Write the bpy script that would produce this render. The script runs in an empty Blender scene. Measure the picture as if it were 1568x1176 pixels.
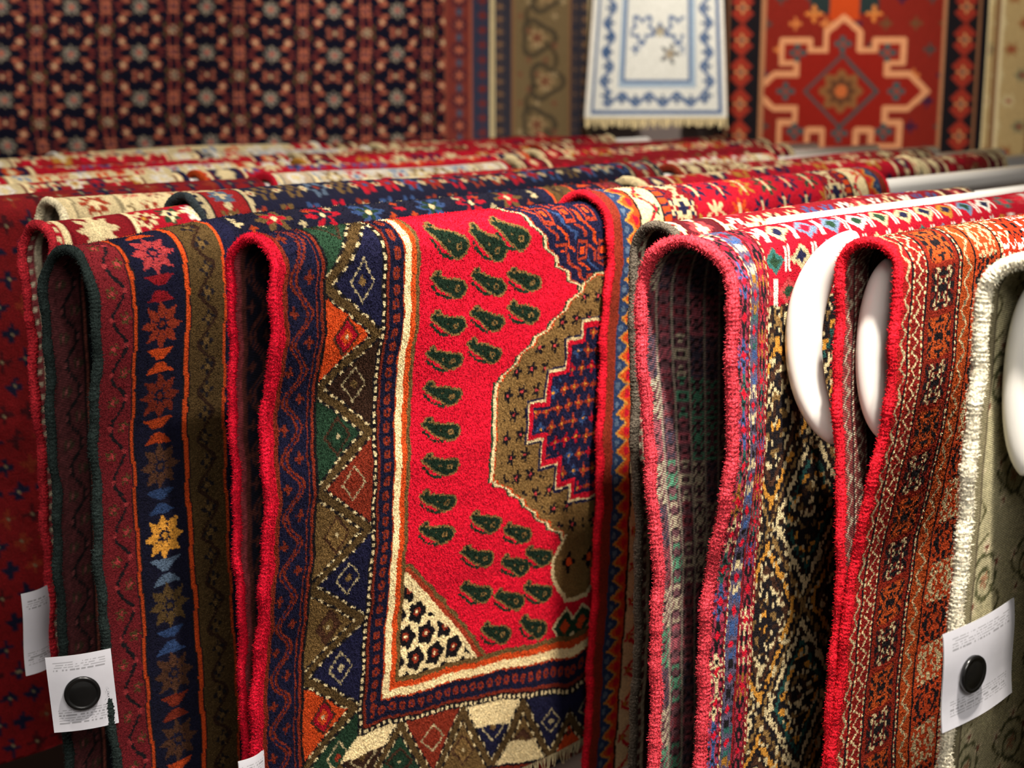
import bpy, numpy as np, math
from mathutils import Vector, Matrix
S=bpy.context.scene
S.view_settings.view_transform='Standard'
S.view_settings.look='None'
PI=math.pi
CAMZ=1.55
# rack frame of reference: u runs along the rails, n is the horizontal normal of the hanging faces
UX,UY=math.sin(math.radians(41.5)),math.cos(math.radians(41.5))
NX,NY=UY,-UX
def WP(a,n,z): return Vector((NX*n+UX*a, NY*n+UY*a, z))
TOP=1.35

def col(r,g,b):
    c=np.array([r,g,b])/255.0
    return np.where(c<=0.04045,c/12.92,((c+0.055)/1.055)**2.4)
RED=col(196,14,42); DRED=col(120,14,24); RUST=col(150,52,30); NAVY=col(24,24,54); CREAM=col(226,206,158)
OLIVE=col(112,86,48); DGREEN=col(30,56,38); ORANGE=col(210,76,26); BLACK=col(18,14,18); BROWN=col(66,40,26)
GOLD=col(184,128,48); BLUE=col(60,88,140); LBLUE=col(120,145,175); WHITE=col(234,228,216); PINK=col(195,66,70); TEAL=col(40,90,84)
MAROON=col(72,14,22)

# ---------------------------------------------------------------- painting helpers (woven pattern = colour per knot)
def cells(A,Q,ca,cq,stag=0.0,oa=0.0,oq=0.0):
    j=np.floor((Q-oq)/cq); x0=(A-oa)/ca+stag*(j%2); i=np.floor(x0)
    return i,j,(x0-i-.5)*ca,((Q-oq)/cq-j-.5)*cq
def hsh(i,j,s):
    v=np.sin(i*127.1+j*311.7+s*74.7+3.3)*43758.5453
    return v-np.floor(v)
def pick(h,cols):
    arr=np.array(cols); return arr[np.clip((h*len(cols)).astype(int),0,len(cols)-1)]
def star(x,y,R,k,d=.28,ph=0.0):
    return np.hypot(x,y)<R*((1-d)+d*np.cos(k*np.arctan2(y,x)+ph))
def glyph(x,y,p,i,j,s,th=.5):
    return hsh(np.floor(np.abs(x)/p)+i*0.0,np.floor(np.abs(y)/p),s)>th
class Cv:
    def __init__(s,A,Q,base):
        s.A=A;s.Q=Q;s.C=np.empty(A.shape+(3,));s.C[:]=base
    def m(s,mask,c):
        c=np.asarray(c)
        if c.ndim==1: s.C[mask]=c
        else: s.C[mask]=c[mask]
    def band(s,v,lo,hi,c): s.m((v>=lo)&(v<hi),c)
    def poly(s,pts,c,A=None,Q=None,only=None):
        A=s.A if A is None else A
        Q=s.Q if Q is None else Q
        ins=np.zeros(A.shape,bool); n=len(pts)
        for k in range(n):
            x1,y1=pts[k];x2,y2=pts[(k+1)%n]
            if y1==y2: continue
            cnd=((Q>y1)!=(Q>y2))
            xi=(x2-x1)*(Q-y1)/(y2-y1)+x1
            ins^=cnd&(A<xi)
        if only is not None: ins&=only
        if c is not None: s.m(ins,c)
        return ins
    def seg(s,pts,w,c,A=None,Q=None,dash=0,only=None):
        A=s.A if A is None else A
        Q=s.Q if Q is None else Q
        for (x1,y1),(x2,y2) in zip(pts[:-1],pts[1:]):
            L2=(x2-x1)**2+(y2-y1)**2+1e-12
            t=np.clip(((A-x1)*(x2-x1)+(Q-y1)*(y2-y1))/L2,0,1)
            d=np.hypot(A-x1-t*(x2-x1),Q-y1-t*(y2-y1))
            mk=d<w
            if dash: mk&=((t*math.sqrt(L2)/dash)%1)<.55
            if only is not None: mk&=only
            s.m(mk,c)

# ---------------------------------------------------------------- materials
def newmat(name):
    m=bpy.data.materials.new(name);m.use_nodes=True
    nt=m.node_tree;b=nt.nodes['Principled BSDF'];return m,nt,b
def wool(name,nscale,bump,rough=.95,sheen=.25,weave=0,var=.5):
    m,nt,b=newmat(name)
    at=nt.nodes.new('ShaderNodeAttribute');at.attribute_name='Col'
    tc=nt.nodes.new('ShaderNodeTexCoord')
    nz=nt.nodes.new('ShaderNodeTexNoise');nz.inputs['Scale'].default_value=nscale;nz.inputs['Detail'].default_value=3
    nt.links.new(tc.outputs['Object'],nz.inputs['Vector'])
    mr=nt.nodes.new('ShaderNodeMapRange');mr.inputs['From Min'].default_value=.3;mr.inputs['From Max'].default_value=.7
    mr.inputs['To Min'].default_value=1-var*.6;mr.inputs['To Max'].default_value=1+var*.4
    nt.links.new(nz.outputs['Fac'],mr.inputs['Value'])
    mx=nt.nodes.new('ShaderNodeVectorMath');mx.operation='SCALE'
    nt.links.new(at.outputs['Color'],mx.inputs[0]);nt.links.new(mr.outputs[0],mx.inputs['Scale'])
    nt.links.new(mx.outputs[0],b.inputs['Base Color'])
    b.inputs['Roughness'].default_value=rough
    b.inputs['Specular IOR Level'].default_value=.15
    b.inputs['Sheen Weight'].default_value=sheen
    b.inputs['Sheen Roughness'].default_value=.5
    nt.links.new(at.outputs['Color'],b.inputs['Sheen Tint'])
    bp=nt.nodes.new('ShaderNodeBump');bp.inputs['Strength'].default_value=bump;bp.inputs['Distance'].default_value=.004
    src=nz.outputs['Fac']
    if weave:
        wv=nt.nodes.new('ShaderNodeTexWave');wv.bands_direction='Z';wv.inputs['Scale'].default_value=weave;wv.inputs['Distortion'].default_value=1.5
        nt.links.new(tc.outputs['Object'],wv.inputs['Vector'])
        ad=nt.nodes.new('ShaderNodeMath');ad.operation='ADD';nt.links.new(wv.outputs['Fac'],ad.inputs[0]);nt.links.new(src,ad.inputs[1]);src=ad.outputs[0]
    nt.links.new(src,bp.inputs['Height']);nt.links.new(bp.outputs[0],b.inputs['Normal'])
    return m
M_PILE=wool('wool_pile',420,.7,var=.7,sheen=.4)
M_BACK=wool('woven_back',300,.5,weave=130,sheen=.05)
M_BIND=wool('wool_binding',300,.9,sheen=.35,var=.8)
def solid(name,c,rough=.5,spec=.5,coat=0,noise=0.0,nscale=8):
    m,nt,b=newmat(name)
    b.inputs['Roughness'].default_value=rough;b.inputs['Specular IOR Level'].default_value=spec;b.inputs['Coat Weight'].default_value=coat
    nz=nt.nodes.new('ShaderNodeTexNoise');nz.inputs['Scale'].default_value=nscale
    cr=nt.nodes.new('ShaderNodeValToRGB')
    c=np.array(c)
    cr.color_ramp.elements[0].color=tuple(c*(1-noise))+(1,);cr.color_ramp.elements[1].color=tuple(np.minimum(c*(1+noise),1))+(1,)
    nt.links.new(nz.outputs['Fac'],cr.inputs['Fac']);nt.links.new(cr.outputs['Color'],b.inputs['Base Color'])
    return m
M_WHITE=solid('white_lacquer',col(240,238,232),.22,.5,.4,.02)
M_BLACKP=solid('black_plastic',col(14,14,14),.25,.5,.2,.05)
M_PAPER=wool('paper_print',60,.05,rough=.6,sheen=0,var=.04)
M_WALL=solid('painted_wall',col(160,146,142),.9,.2,0,.06,3)
M_FLOOR=solid('concrete_floor',col(70,58,52),.5,.4,0,.2,5)
M_CEIL=solid('ceiling_paint',col(60,55,52),.9,.2,0,.05,4)

# ---------------------------------------------------------------- mesh helpers
class MB:
    def __init__(s): s.v=[];s.f=[];s.c=[];s.mi=[];s.n=0
    def grid(s,P,C,mat,flip=False,closed=False):
        na,nq=P.shape[:2]
        idx=np.arange(na*nq).reshape(na,nq)+s.n
        if closed: idx=np.vstack([idx,idx[:1]])
        a=idx[:-1,:-1].ravel();b=idx[1:,:-1].ravel();c=idx[1:,1:].ravel();d=idx[:-1,1:].ravel()
        f=np.stack([a,b,c,d] if not flip else [a,d,c,b],1)
        s.v.append(P.reshape(-1,3));s.f.append(f);s.c.append(C.reshape(-1,3));s.mi.append(np.full(len(f),mat,np.int32));s.n+=na*nq
    def fibres(s,base,dirv,L,wd,C,mat):
        # short tapered blades of wool, one quad each
        n=len(base);wd=wd[:,None]
        side=unit(np.cross(dirv,rng.normal(size=(n,3))))
        tip=base+dirv*L[:,None]
        V=np.stack([base-side*wd,base+side*wd,tip+side*wd*.35,tip-side*wd*.35],1)
        f=np.arange(4*n).reshape(n,4)+s.n
        s.v.append(V.reshape(-1,3));s.f.append(f);s.c.append(np.repeat(C,4,axis=0));s.mi.append(np.full(n,mat,np.int32));s.n+=4*n
    def build(s,name,mats):
        v=np.concatenate(s.v);f=np.concatenate(s.f).astype(np.int32);c=np.concatenate(s.c);mi=np.concatenate(s.mi)
        me=bpy.data.meshes.new(name)
        me.vertices.add(len(v));me.vertices.foreach_set('co',v.astype(np.float32).ravel())
        me.loops.add(f.size);me.loops.foreach_set('vertex_index',f.ravel())
        me.polygons.add(len(f));me.polygons.foreach_set('loop_start',np.arange(0,f.size,4,dtype=np.int32))
        try: me.polygons.foreach_set('loop_total',np.full(len(f),4,np.int32))
        except Exception: pass
        me.polygons.foreach_set('material_index',mi)
        me.polygons.foreach_set('use_smooth',np.ones(len(f),bool))
        for m in mats: me.materials.append(m)
        at=me.color_attributes.new('Col','FLOAT_COLOR','POINT')
        rgba=np.ones((len(v),4),np.float32);rgba[:,:3]=np.clip(c,0,1);at.data.foreach_set('color',rgba.ravel())
        me.update(calc_edges=True);me.validate()
        ob=bpy.data.objects.new(name,me);S.collection.objects.link(ob);return ob

def tube_grid(cent,radA,radB,ea,eb,nseg=10):
    th=np.linspace(0,2*PI,nseg,endpoint=False)
    P=cent[None]+np.cos(th)[:,None,None]*ea[None]*radA[None,:,None]+np.sin(th)[:,None,None]*eb[None]*radB[None,:,None]
    return P
def unit(x): return x/np.maximum(np.linalg.norm(x,axis=-1,keepdims=True),1e-9)

def prof(R,ctrl,L):
    phi=np.linspace(0,PI/2,20);off=R*np.sin(phi);dr=R*(1-np.cos(phi))
    d=np.linspace(R,L+.15,200)[1:]
    cd=[R]+[c[0] for c in ctrl];co=[R]+[c[1] for c in ctrl]
    o=np.interp(d,cd,co)
    k=np.hanning(19);k/=k.sum()
    op=np.pad(o,9,mode='edge');op[:9]=R;o=np.convolve(op,k,'valid')
    off=np.concatenate([off,o]);dr=np.concatenate([dr,d])
    s=np.concatenate([[0],np.cumsum(np.hypot(np.diff(off),np.diff(dr)))])
    return s,off,dr

rng=np.random.default_rng(7)
def rug(name,n0,a0,W,Lf,Lb,paint,bind,R=.045,front=None,back=None,ifront=None,iback=None,Ri=None,lift=0.0,droop=0.0,bl=.3,
        ra=.0025,rq=.0025,af=None,qf=None,seed=0,paint_back=None,rb=.0075,th=.008,shift=None,fringe=False,ripple=1.0,inner_fine=True,bjit=.04,
        knot=.003,pile=0,pamp=.0006,edgefuzz=0,plen=.003):
    Ri=Ri or R
    front=front or [(.5,R*.7),(1.1,R*.5)];back=back or [(.5,R*.7),(1.1,R*.6)]
    ifront=ifront or [(.5,Ri*.75),(1.1,Ri*.6)];iback=iback or [(.5,Ri*.75),(1.1,Ri*.6)]
    pf=prof(R,front,Lf);pb=prof(R,back,Lb);gf=prof(Ri,ifront,Lf);gb=prof(Ri,iback,Lb)
    shift=shift or [(0,0),(2,0)]
    def pos(a,q):
        def ev(F,B):
            off=np.where(q>=0,np.interp(q,F[0],F[1]),-np.interp(-q,B[0],B[1]))
            dr=np.where(q>=0,np.interp(q,F[0],F[2]),np.interp(-q,B[0],B[2]))
            return off,dr
        o1,d1=ev(pf,pb);o2,d2=ev(gf,gb)
        w=np.exp(-(a/bl)**2)[:,None]
        off=w*o1[None]+(1-w)*o2[None];dr=w*d1[None]+(1-w)*d2[None]
        AA,QQ=np.meshgrid(a,q,indexing='ij')
        grow=np.clip((dr-.05)/.4,0,1)
        off=off+ripple*grow*(.004*np.sin(AA*11+QQ*5+seed)+.003*np.sin(AA*23-QQ*9+seed*2.1))
        dr=dr+droop*np.exp(-(AA/.22)**2)+.003*ripple*np.sin(AA*7+seed*1.7)
        sh=np.interp(QQ,[p[0] for p in shift],[p[1] for p in shift])
        aa=a0+AA+sh*np.exp(-AA/.3)+np.exp(-AA/.05)*(.0022*np.sin(QQ*31+seed)+.0015*np.sin(QQ*73+seed*3))
        nn=n0+off
        return np.stack([NX*nn+UX*aa,NY*nn+UY*aa,TOP+lift-dr],-1)
    af=af if af is not None else W
    qf0,qf1=qf if qf else (-.1,Lf)
    def axis(lo,hi,f0,f1,r,rc):
        parts=[]
        if f0>lo+1e-6: parts.append(np.linspace(lo,f0,max(2,int((f0-lo)/rc)+1))[:-1])
        parts.append(np.arange(f0,f1,r))
        if f1<hi-1e-6: parts.append(np.linspace(f1,hi,max(2,int((hi-f1)/rc)+1)))
        else: parts.append(np.array([hi]))
        return np.concatenate(parts)
    mb=MB()
    a=axis(0,W,0,af,ra,.02);q=axis(-Lb,Lf,qf0,qf1,rq,.02)
    P=pos(a,q);A,Q=np.meshgrid(a,q,indexing='ij')
    Aw=A+.0012*np.sin(Q*57+seed)+.0008*np.sin(Q*131+A*90);Qw=Q+.0015*np.sin(A*47+seed*2)+.0008*np.sin(A*120+Q*80)
    if knot: Aw=np.maximum((np.floor(Aw/knot)+.5)*knot,0);Qw=(np.floor(Qw/knot)+.5)*knot
    C=paint(Aw,Qw,W,Lf)
    C=C*(1+.16*(rng.random(C.shape[:2])-.5))[...,None]*(1+.06*np.sin(Q*37+seed)+.05*np.sin(Q*91+seed*5))[...,None]
    C=C*(1+.09*np.sin(A*410+3*np.sin(Q*170))*np.sin(Q*360+3*np.sin(A*190)))[...,None]
    def frame(P):
        dA=np.gradient(P,axis=0);dQ=np.gradient(P,axis=1)
        N=unit(np.cross(dA,dQ)); return unit(dA),unit(dQ),N
    dA,dQ,N=frame(P)
    k=np.argmin(np.abs(q))
    sg=1.0 if N[len(a)//2,k,2]>0 else -1.0
    if pamp: P=P+N*sg*(pamp*(rng.random(A.shape)-.5)*2)[...,None]
    mb.grid(P,C,0,flip=(sg<0))
    if pile:
        ia=rng.integers(1,int(min(af/ra,len(a)-2)),pile);q0i=int(np.searchsorted(q,qf0));q1i=int(np.searchsorted(q,qf1))-1
        iq=rng.integers(q0i,q1i,pile)
        d=unit(N[ia,iq]*sg+.75*rng.normal(size=(pile,3))*.6+np.array([0,0,-.35]))
        mb.fibres(P[ia,iq]-N[ia,iq]*sg*.0004,d,plen*(.5+.7*rng.random(pile)),np.full(pile,.00055),C[ia,iq]*(.8+.45*rng.random(pile))[:,None],0)
    ai=axis(0,W,0,min(.28,W),.004 if inner_fine else .02,.03);qi=axis(-Lb,Lf,-Lb,Lf,.004 if inner_fine else .02,.03)
    Pi=pos(ai,qi);_,_,Ni=frame(Pi);Ai,Qi=np.meshgrid(ai,qi,indexing='ij')
    Cb=(paint_back or paint)(Ai,Qi if paint_back else np.abs(Qi),W,Lf)
    if paint_back is None:
        g=Cb.mean(-1,keepdims=True);Cb=(Cb*.65+g*.35)*.7
        Cb=Cb*(.6+.8*(rng.random(Cb.shape[:2])))[...,None]
    mb.grid(Pi-Ni*sg*th,Cb,1,flip=(sg>0))
    for (qq) in (Lf,-Lb):
        pp=pos(a,np.array([qq-.001,qq,qq+.001])); 
        mid=pp[:,1];_,_,nn=frame(pp);nn=nn[:,1]*sg
        G=np.stack([mid+nn*0,mid-nn*th],1);mb.grid(G,np.broadcast_to(C[:, -1:, :],(len(a),2,3)).copy(),2)
    qe=np.arange(-Lb,Lf,.0018 if inner_fine else .006)
    bc=np.array(bind)
    for side in (0,1):
        aa=np.array([0,.004]) if side==0 else np.array([W-.004,W])
        PE=pos(aa,qe);e=unit(PE[1]-PE[0]);t=unit(np.gradient(PE[0 if side==0 else 1],axis=0));nrm=unit(np.cross(e,t))*1.0
        cen=PE[0 if side==0 else 1]-nrm*sg*th*.5
        lf=rng.random(len(qe)//8+2);lf=np.interp(np.arange(len(qe))/8,np.arange(len(lf)),lf)
        jit=1+bjit*np.sin(qe*2*PI/.006)+.06*np.sin(qe*61+seed)+.18*(lf-.5)
        rr=rb*jit
        G=tube_grid(cen,rr,rr,nrm,e,12)
        G=G+((rng.random(G.shape[:2])-.5)*rb*.22)[...,None]*unit(G-cen[None])
        CC=np.broadcast_to(bc,G.shape)*(1+.12*np.sin(qe*2*PI/.006+.7)+.5*(lf-.5))[None,:,None]*(.8+.4*rng.random(G.shape[:2]))[...,None]
        mb.grid(G,CC,2,closed=True)
        if edgefuzz and side==0:
            nf=edgefuzz;gi=rng.integers(0,12,nf);gj=rng.integers(0,len(qe),nf)
            b=G[gi,gj];nd=unit(b-cen[gj])
            mb.fibres(b-nd*.0006,unit(nd+.8*rng.normal(size=(nf,3))*.7),.0035*(.4+.9*rng.random(nf)),np.full(nf,.0004),np.broadcast_to(bc,(nf,3))*(.75+.6*rng.random(nf))[:,None],2)
    if fringe:
        for x in np.arange(.004,W,.0055):
            p=pos(np.array([x,x+.002]),np.array([Lf-.002,Lf]))[0,1]
            L=.016+.014*rng.random();k2=6
            tt=np.linspace(0,1,k2)
            dx=(rng.random()-.5)*.014;dn=(rng.random()-.5)*.01
            cen=np.stack([p[0]+(UX*dx+NX*dn)*tt**2,p[1]+(UY*dx+NY*dn)*tt**2,p[2]-L*tt],1)
            r=np.full(k2,.0014)*(1-.5*tt)
            ex=np.tile([UX,UY,0],(k2,1));ey=np.tile([NX,NY,0],(k2,1))
            G=tube_grid(cen,r,r,ex,ey,5);mb.grid(G,np.broadcast_to(CREAM*.6,G.shape).copy(),2,closed=True)
    return mb.build(name,[M_PILE,M_BACK,M_BIND])

# ---------------------------------------------------------------- pattern definitions
def p_main(A,Q,W,L):
    L=.97
    Q=np.abs(Q)
    am=np.minimum(A,W-A)
    Q=Q-.029*(1-np.exp(-(Q/.07)**2))
    Q=Q-.036*np.clip((am-.25)/.35,0,1.3)*np.clip(Q/.76,0,1.2)**4
    cv=Cv(A,Q,RED)
    q0=.349
    inb=L-Q
    m=np.maximum(np.minimum(am,inb+.03),.0)
    side=am<=inb+.03
    s=np.where(side,Q,am+.02)
    field=m>=.274
    zz=lambda t:.013*np.abs(((t/.026)%1)-.5)*2
    # blue niche at the shoulder
    lim=.490+(Q/.14)*.165+zz(Q)
    mk=field&(am>lim)&(Q<.142)
    cv.m(field&(am>lim-.014)&(Q<.145),DGREEN);cv.m(field&(am>lim-.010)&(Q<.145),CREAM*.8);cv.m(field&(am>lim-.0035)&(Q<.144),RUST);cv.m(mk,NAVY)
    for c in range(1,6):
        d=am-lim-.024*c
        cv.m(mk&(np.abs(d)<.0045),[RUST*1.1,ORANGE*.8,BLUE*.6,RUST,ORANGE*.7][c-1])
    i,j,x,y=cells(am-.6,Q,.055,.05,.5)
    e=np.maximum(abs(x),abs(y));cv.m(mk&(am>lim+.02)&(e<.017),NAVY*.8);cv.m(mk&(am>lim+.02)&(e<.014)&(e>.009),RUST);cv.m(mk&(am>lim+.02)&(e<.005),ORANGE)
    # hexagonal medallion
    dq=np.abs(Q-q0)
    left=np.where(dq<.083,.464,.464+(dq-.083)*(.66-.464)/.132)
    left=left+np.where(dq<.083,0,zz(dq))
    med=field&(am>left)&(dq<.232)
    cv.m(field&(am>left-.016)&(dq<.24),DGREEN*1.2);cv.m(field&(am>left-.011)&(dq<.236),CREAM*.85);cv.m(field&(am>left-.0045)&(dq<.234),ORANGE*.8);cv.m(med,OLIVE*1.1)
    i,j,x,y=cells(am,Q-q0,.036,.036,.5)
    near=(am<left+.10)&(am>left+.014)
    cv.m(med&near&star(x,y,.0135,5),BLACK);cv.m(med&near&(np.hypot(x,y)<.0035),PINK*.8)
    def st(o): return ((am>.548-o)&(dq<.027+o))|((am>.590-o)&(dq<.076+o))|((am>.634-o)&(dq<.122+o))|((am>.675-o)&(dq<.15+o))
    cv.m(st(.012)&med,NAVY);cv.m(st(.0085)&med,CREAM*.75);cv.m(st(.0045)&med,RED*.85);cv.m(st(-.0045)&med,NAVY)
    i,j,x,y=cells(am,Q-q0,.028,.030,.5)
    h=hsh(i,j,4)
    cv.m(st(-.009)&star(x,y,.0125,4),pick(h,[RUST,BLUE*.6,RED*.6,RUST*.8]));cv.m(st(-.009)&(np.hypot(x,y)<.003),GOLD)
    # olive neck + lower pendants
    cv.poly([(.668,.562),(.636,.602),(.646,.640),(.682,.675),(.8,.675),(.8,.562)],CREAM*.8,A=am,Q=Q,only=field)
    cv.poly([(.675,.562),(.644,.602),(.653,.636),(.687,.668),(.8,.668),(.8,.562)],OLIVE*1.1,A=am,Q=Q,only=field)
    cv.m(field&star(am-.685,Q-.61,.018,4),BLACK);cv.m(field&(np.hypot(am-.685,Q-.61)<.007),ORANGE)
    e=np.abs(am-.69)*.8+np.abs(Q-.712);cv.m(field&(e<.030),CREAM*.8);cv.m(field&(e<.025),DGREEN);cv.m(field&(e<.012),ORANGE*.8)
    # botehs
    B=[(.337,v) for v in (.045,.10,.157,.2126,.269,.326,.383,.441,.494)]+[(.4255,v) for v in (.054,.105,.162,.213)]+[(.449,.498),(.436,.554),(.442,.615)]+\
      [(.511,.109),(.511,.161),(.480,.045)]+[(.5355,.535),(.5355,.590),(.528,.645),(.60,.585),(.606,.645),(.60,.700),(.50,.695)]
    for (ba,bq) in B:
        w=(np.abs(am-ba)<.07)&(np.abs(Q-bq)<.05)&field
        if not w.any(): continue
        x=(am[w]-ba-.002)/1.5;y=Q[w]-bq-.002
        D=np.full(x.shape,9.0)
        for t in np.linspace(0,1,14):
            cx=.012-.036*t;cy=.006-.022*t;r=.0088*(1-t)**.8+.0020
            D=np.minimum(D,np.hypot(x-cx,y-cy)-r)
        D=np.minimum(D,np.hypot(x+.019,y+.021)-.0024)
        D2=np.full(x.shape,9.0)
        for t in np.linspace(0,1,9):
            cx=.000-.026*t;cy=.0165-.020*t+.004*math.sin(t*PI);D2=np.minimum(D2,np.hypot(x-cx,y-cy)-.0016)
        sub=cv.C[w]
        sub[D<.0036]=OLIVE*1.0;sub[D2<.0008]=DGREEN*.6;sub[D<.0006]=DGREEN*.45
        sub[np.hypot(x-.011,y-.005)<.0044]=OLIVE*1.0;sub[np.hypot(x-.011,y-.005)<.002]=DGREEN*.5
        sub[(np.hypot(x+.003,y+.002)<.0016)]=OLIVE*.8
        cv.C[w]=sub
    # cream spandrel
    fb=.755
    cv.poly([(.2,.535),(.287,.535),(.515,fb+.003),(.515,fb+.03),(.2,fb+.03)],OLIVE*.8,A=am,Q=Q)
    cv.poly([(.2,.540),(.283,.540),(.505,fb+.003),(.505,fb+.03),(.2,fb+.03)],RUST,A=am,Q=Q)
    cr=cv.poly([(.2,.548),(.279,.548),(.492,fb+.003),(.492,fb+.03),(.2,fb+.03)],CREAM,A=am,Q=Q)
    i,j,x,y=cells(am,Q,.045,.040,.5,.262,.56)
    inn=(am<.262+(Q-.56)*1.15)&(Q<fb-.002)&cr
    rr=np.hypot(x,y)
    cv.m(inn&star(x,y,.0215,5,.12),BLACK);cv.m(inn&(rr<.0075),RUST*.8);cv.m(inn&(rr<.003),CREAM)
    bd=~field
    cv.m(bd,OLIVE*.8)
    cv.m(bd&(m<.266),ORANGE*.85);cv.m(bd&(m<.256),CREAM*1.05);cv.m(bd&(m<.243),ORANGE*.6)
    cv.m(bd&(m<.240),NAVY*.6)
    sx=((s/.021)%1-.5)*.021
    cv.m(bd&(m<.24)&(np.hypot(m-.225,sx)<.0075),RUST*.6);cv.m(bd&(m<.24)&(np.hypot(m-.225,sx)<.0025),NAVY)
    cv.m(bd&(m<.21),RUST*.45);cv.m(bd&(m<.205),BLACK)
    cv.m(bd&(m<.202)&(m>.197)&((s/.012)%1<.55),CREAM*.8)
    # zigzag main border
    P_=.15
    t=(s-.153)/P_
    tri=np.abs(((t+.5)%1)-.5)*2
    ln=.190-.104*tri
    kL=np.floor(t+.5);kR=np.floor(t)
    zb=bd&(m<.195)
    LC=[ORANGE*.75,DGREEN*.9,OLIVE*.7,OLIVE*.8,ORANGE*.7,DGREEN];RC=[NAVY*.8,BROWN*.5,RUST*.55,NAVY*.7,NAVY*.8,DGREEN*.8]
    cl=np.array(LC)[(kL%6).astype(int)];cr_=np.array(RC)[((kR+1)%6).astype(int)]
    isL=m<ln
    cv.m(zb,np.where(isL[...,None],cl,cr_))
    fx=np.abs(t-kL)*P_;fr=np.abs(t-kR-.5)*P_
    dd=np.abs(m-.128)+fx*.85
    cv.m(zb&isL&(dd<.026),BROWN*.8);cv.m(zb&isL&(dd<.021),np.array([RED*.55,DGREEN*.6,OLIVE,BROWN*1.2,RED*.5,DGREEN*.7])[((kL)%6).astype(int)]);cv.m(zb&isL&(dd<.012),cl);cv.m(zb&isL&(dd<.004),CREAM*.6)
    dd=np.abs(m-.157)+fr*.85
    cv.m(zb&~isL&(dd<.024)&(dd>.0205),CREAM*.45);cv.m(zb&~isL&(dd<.007),np.array([OLIVE*.6,RUST*.6,OLIVE,CREAM*.5,RUST*.7,OLIVE])[(kR%6).astype(int)])
    e=np.abs(m-ln)
    cv.m(zb&(e<.018),BLACK);cv.m(zb&(e<.0165)&(e>.0115)&((s/.012)%1<.5),CREAM*.75);cv.m(zb&(e<.0105),OLIVE*.45)
    cv.m(bd&(m<.088),BLACK);cv.m(bd&(m<.083),RUST*.55);cv.m(bd&(m<.078),NAVY*.5)
    cv.m(bd&(m<.073),RUST*.5);cv.m(bd&(m<.069),NAVY*.65)
    ph=s*2*PI/.085
    v=.044+.014*np.sin(ph)
    cv.m(bd&(m<.069)&(np.abs(m-v)<.0065),RUST*.5);cv.m(bd&(m<.069)&(np.abs(m-v)<.0018),NAVY)
    sx=((s/.0425)%1-.5)*.0425
    cv.m(bd&(m<.069)&star(m-(.044-.013*np.sign(np.sin(ph))),sx,.009,4),RUST*.5)
    cv.m(bd&(m<.022),RUST*.5);cv.m(bd&(am<.014),RED*.8)
    bt=(~side)&(m<.195)&(m>.088)
    cv.m(bt&~isL&(e>.018)&(kR%2==0)&(m>.16),CREAM*.9);cv.m(bt&isL&(e>.018)&(kL%3==0)&(m<.13),CREAM*.85)
    return cv.C

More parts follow.
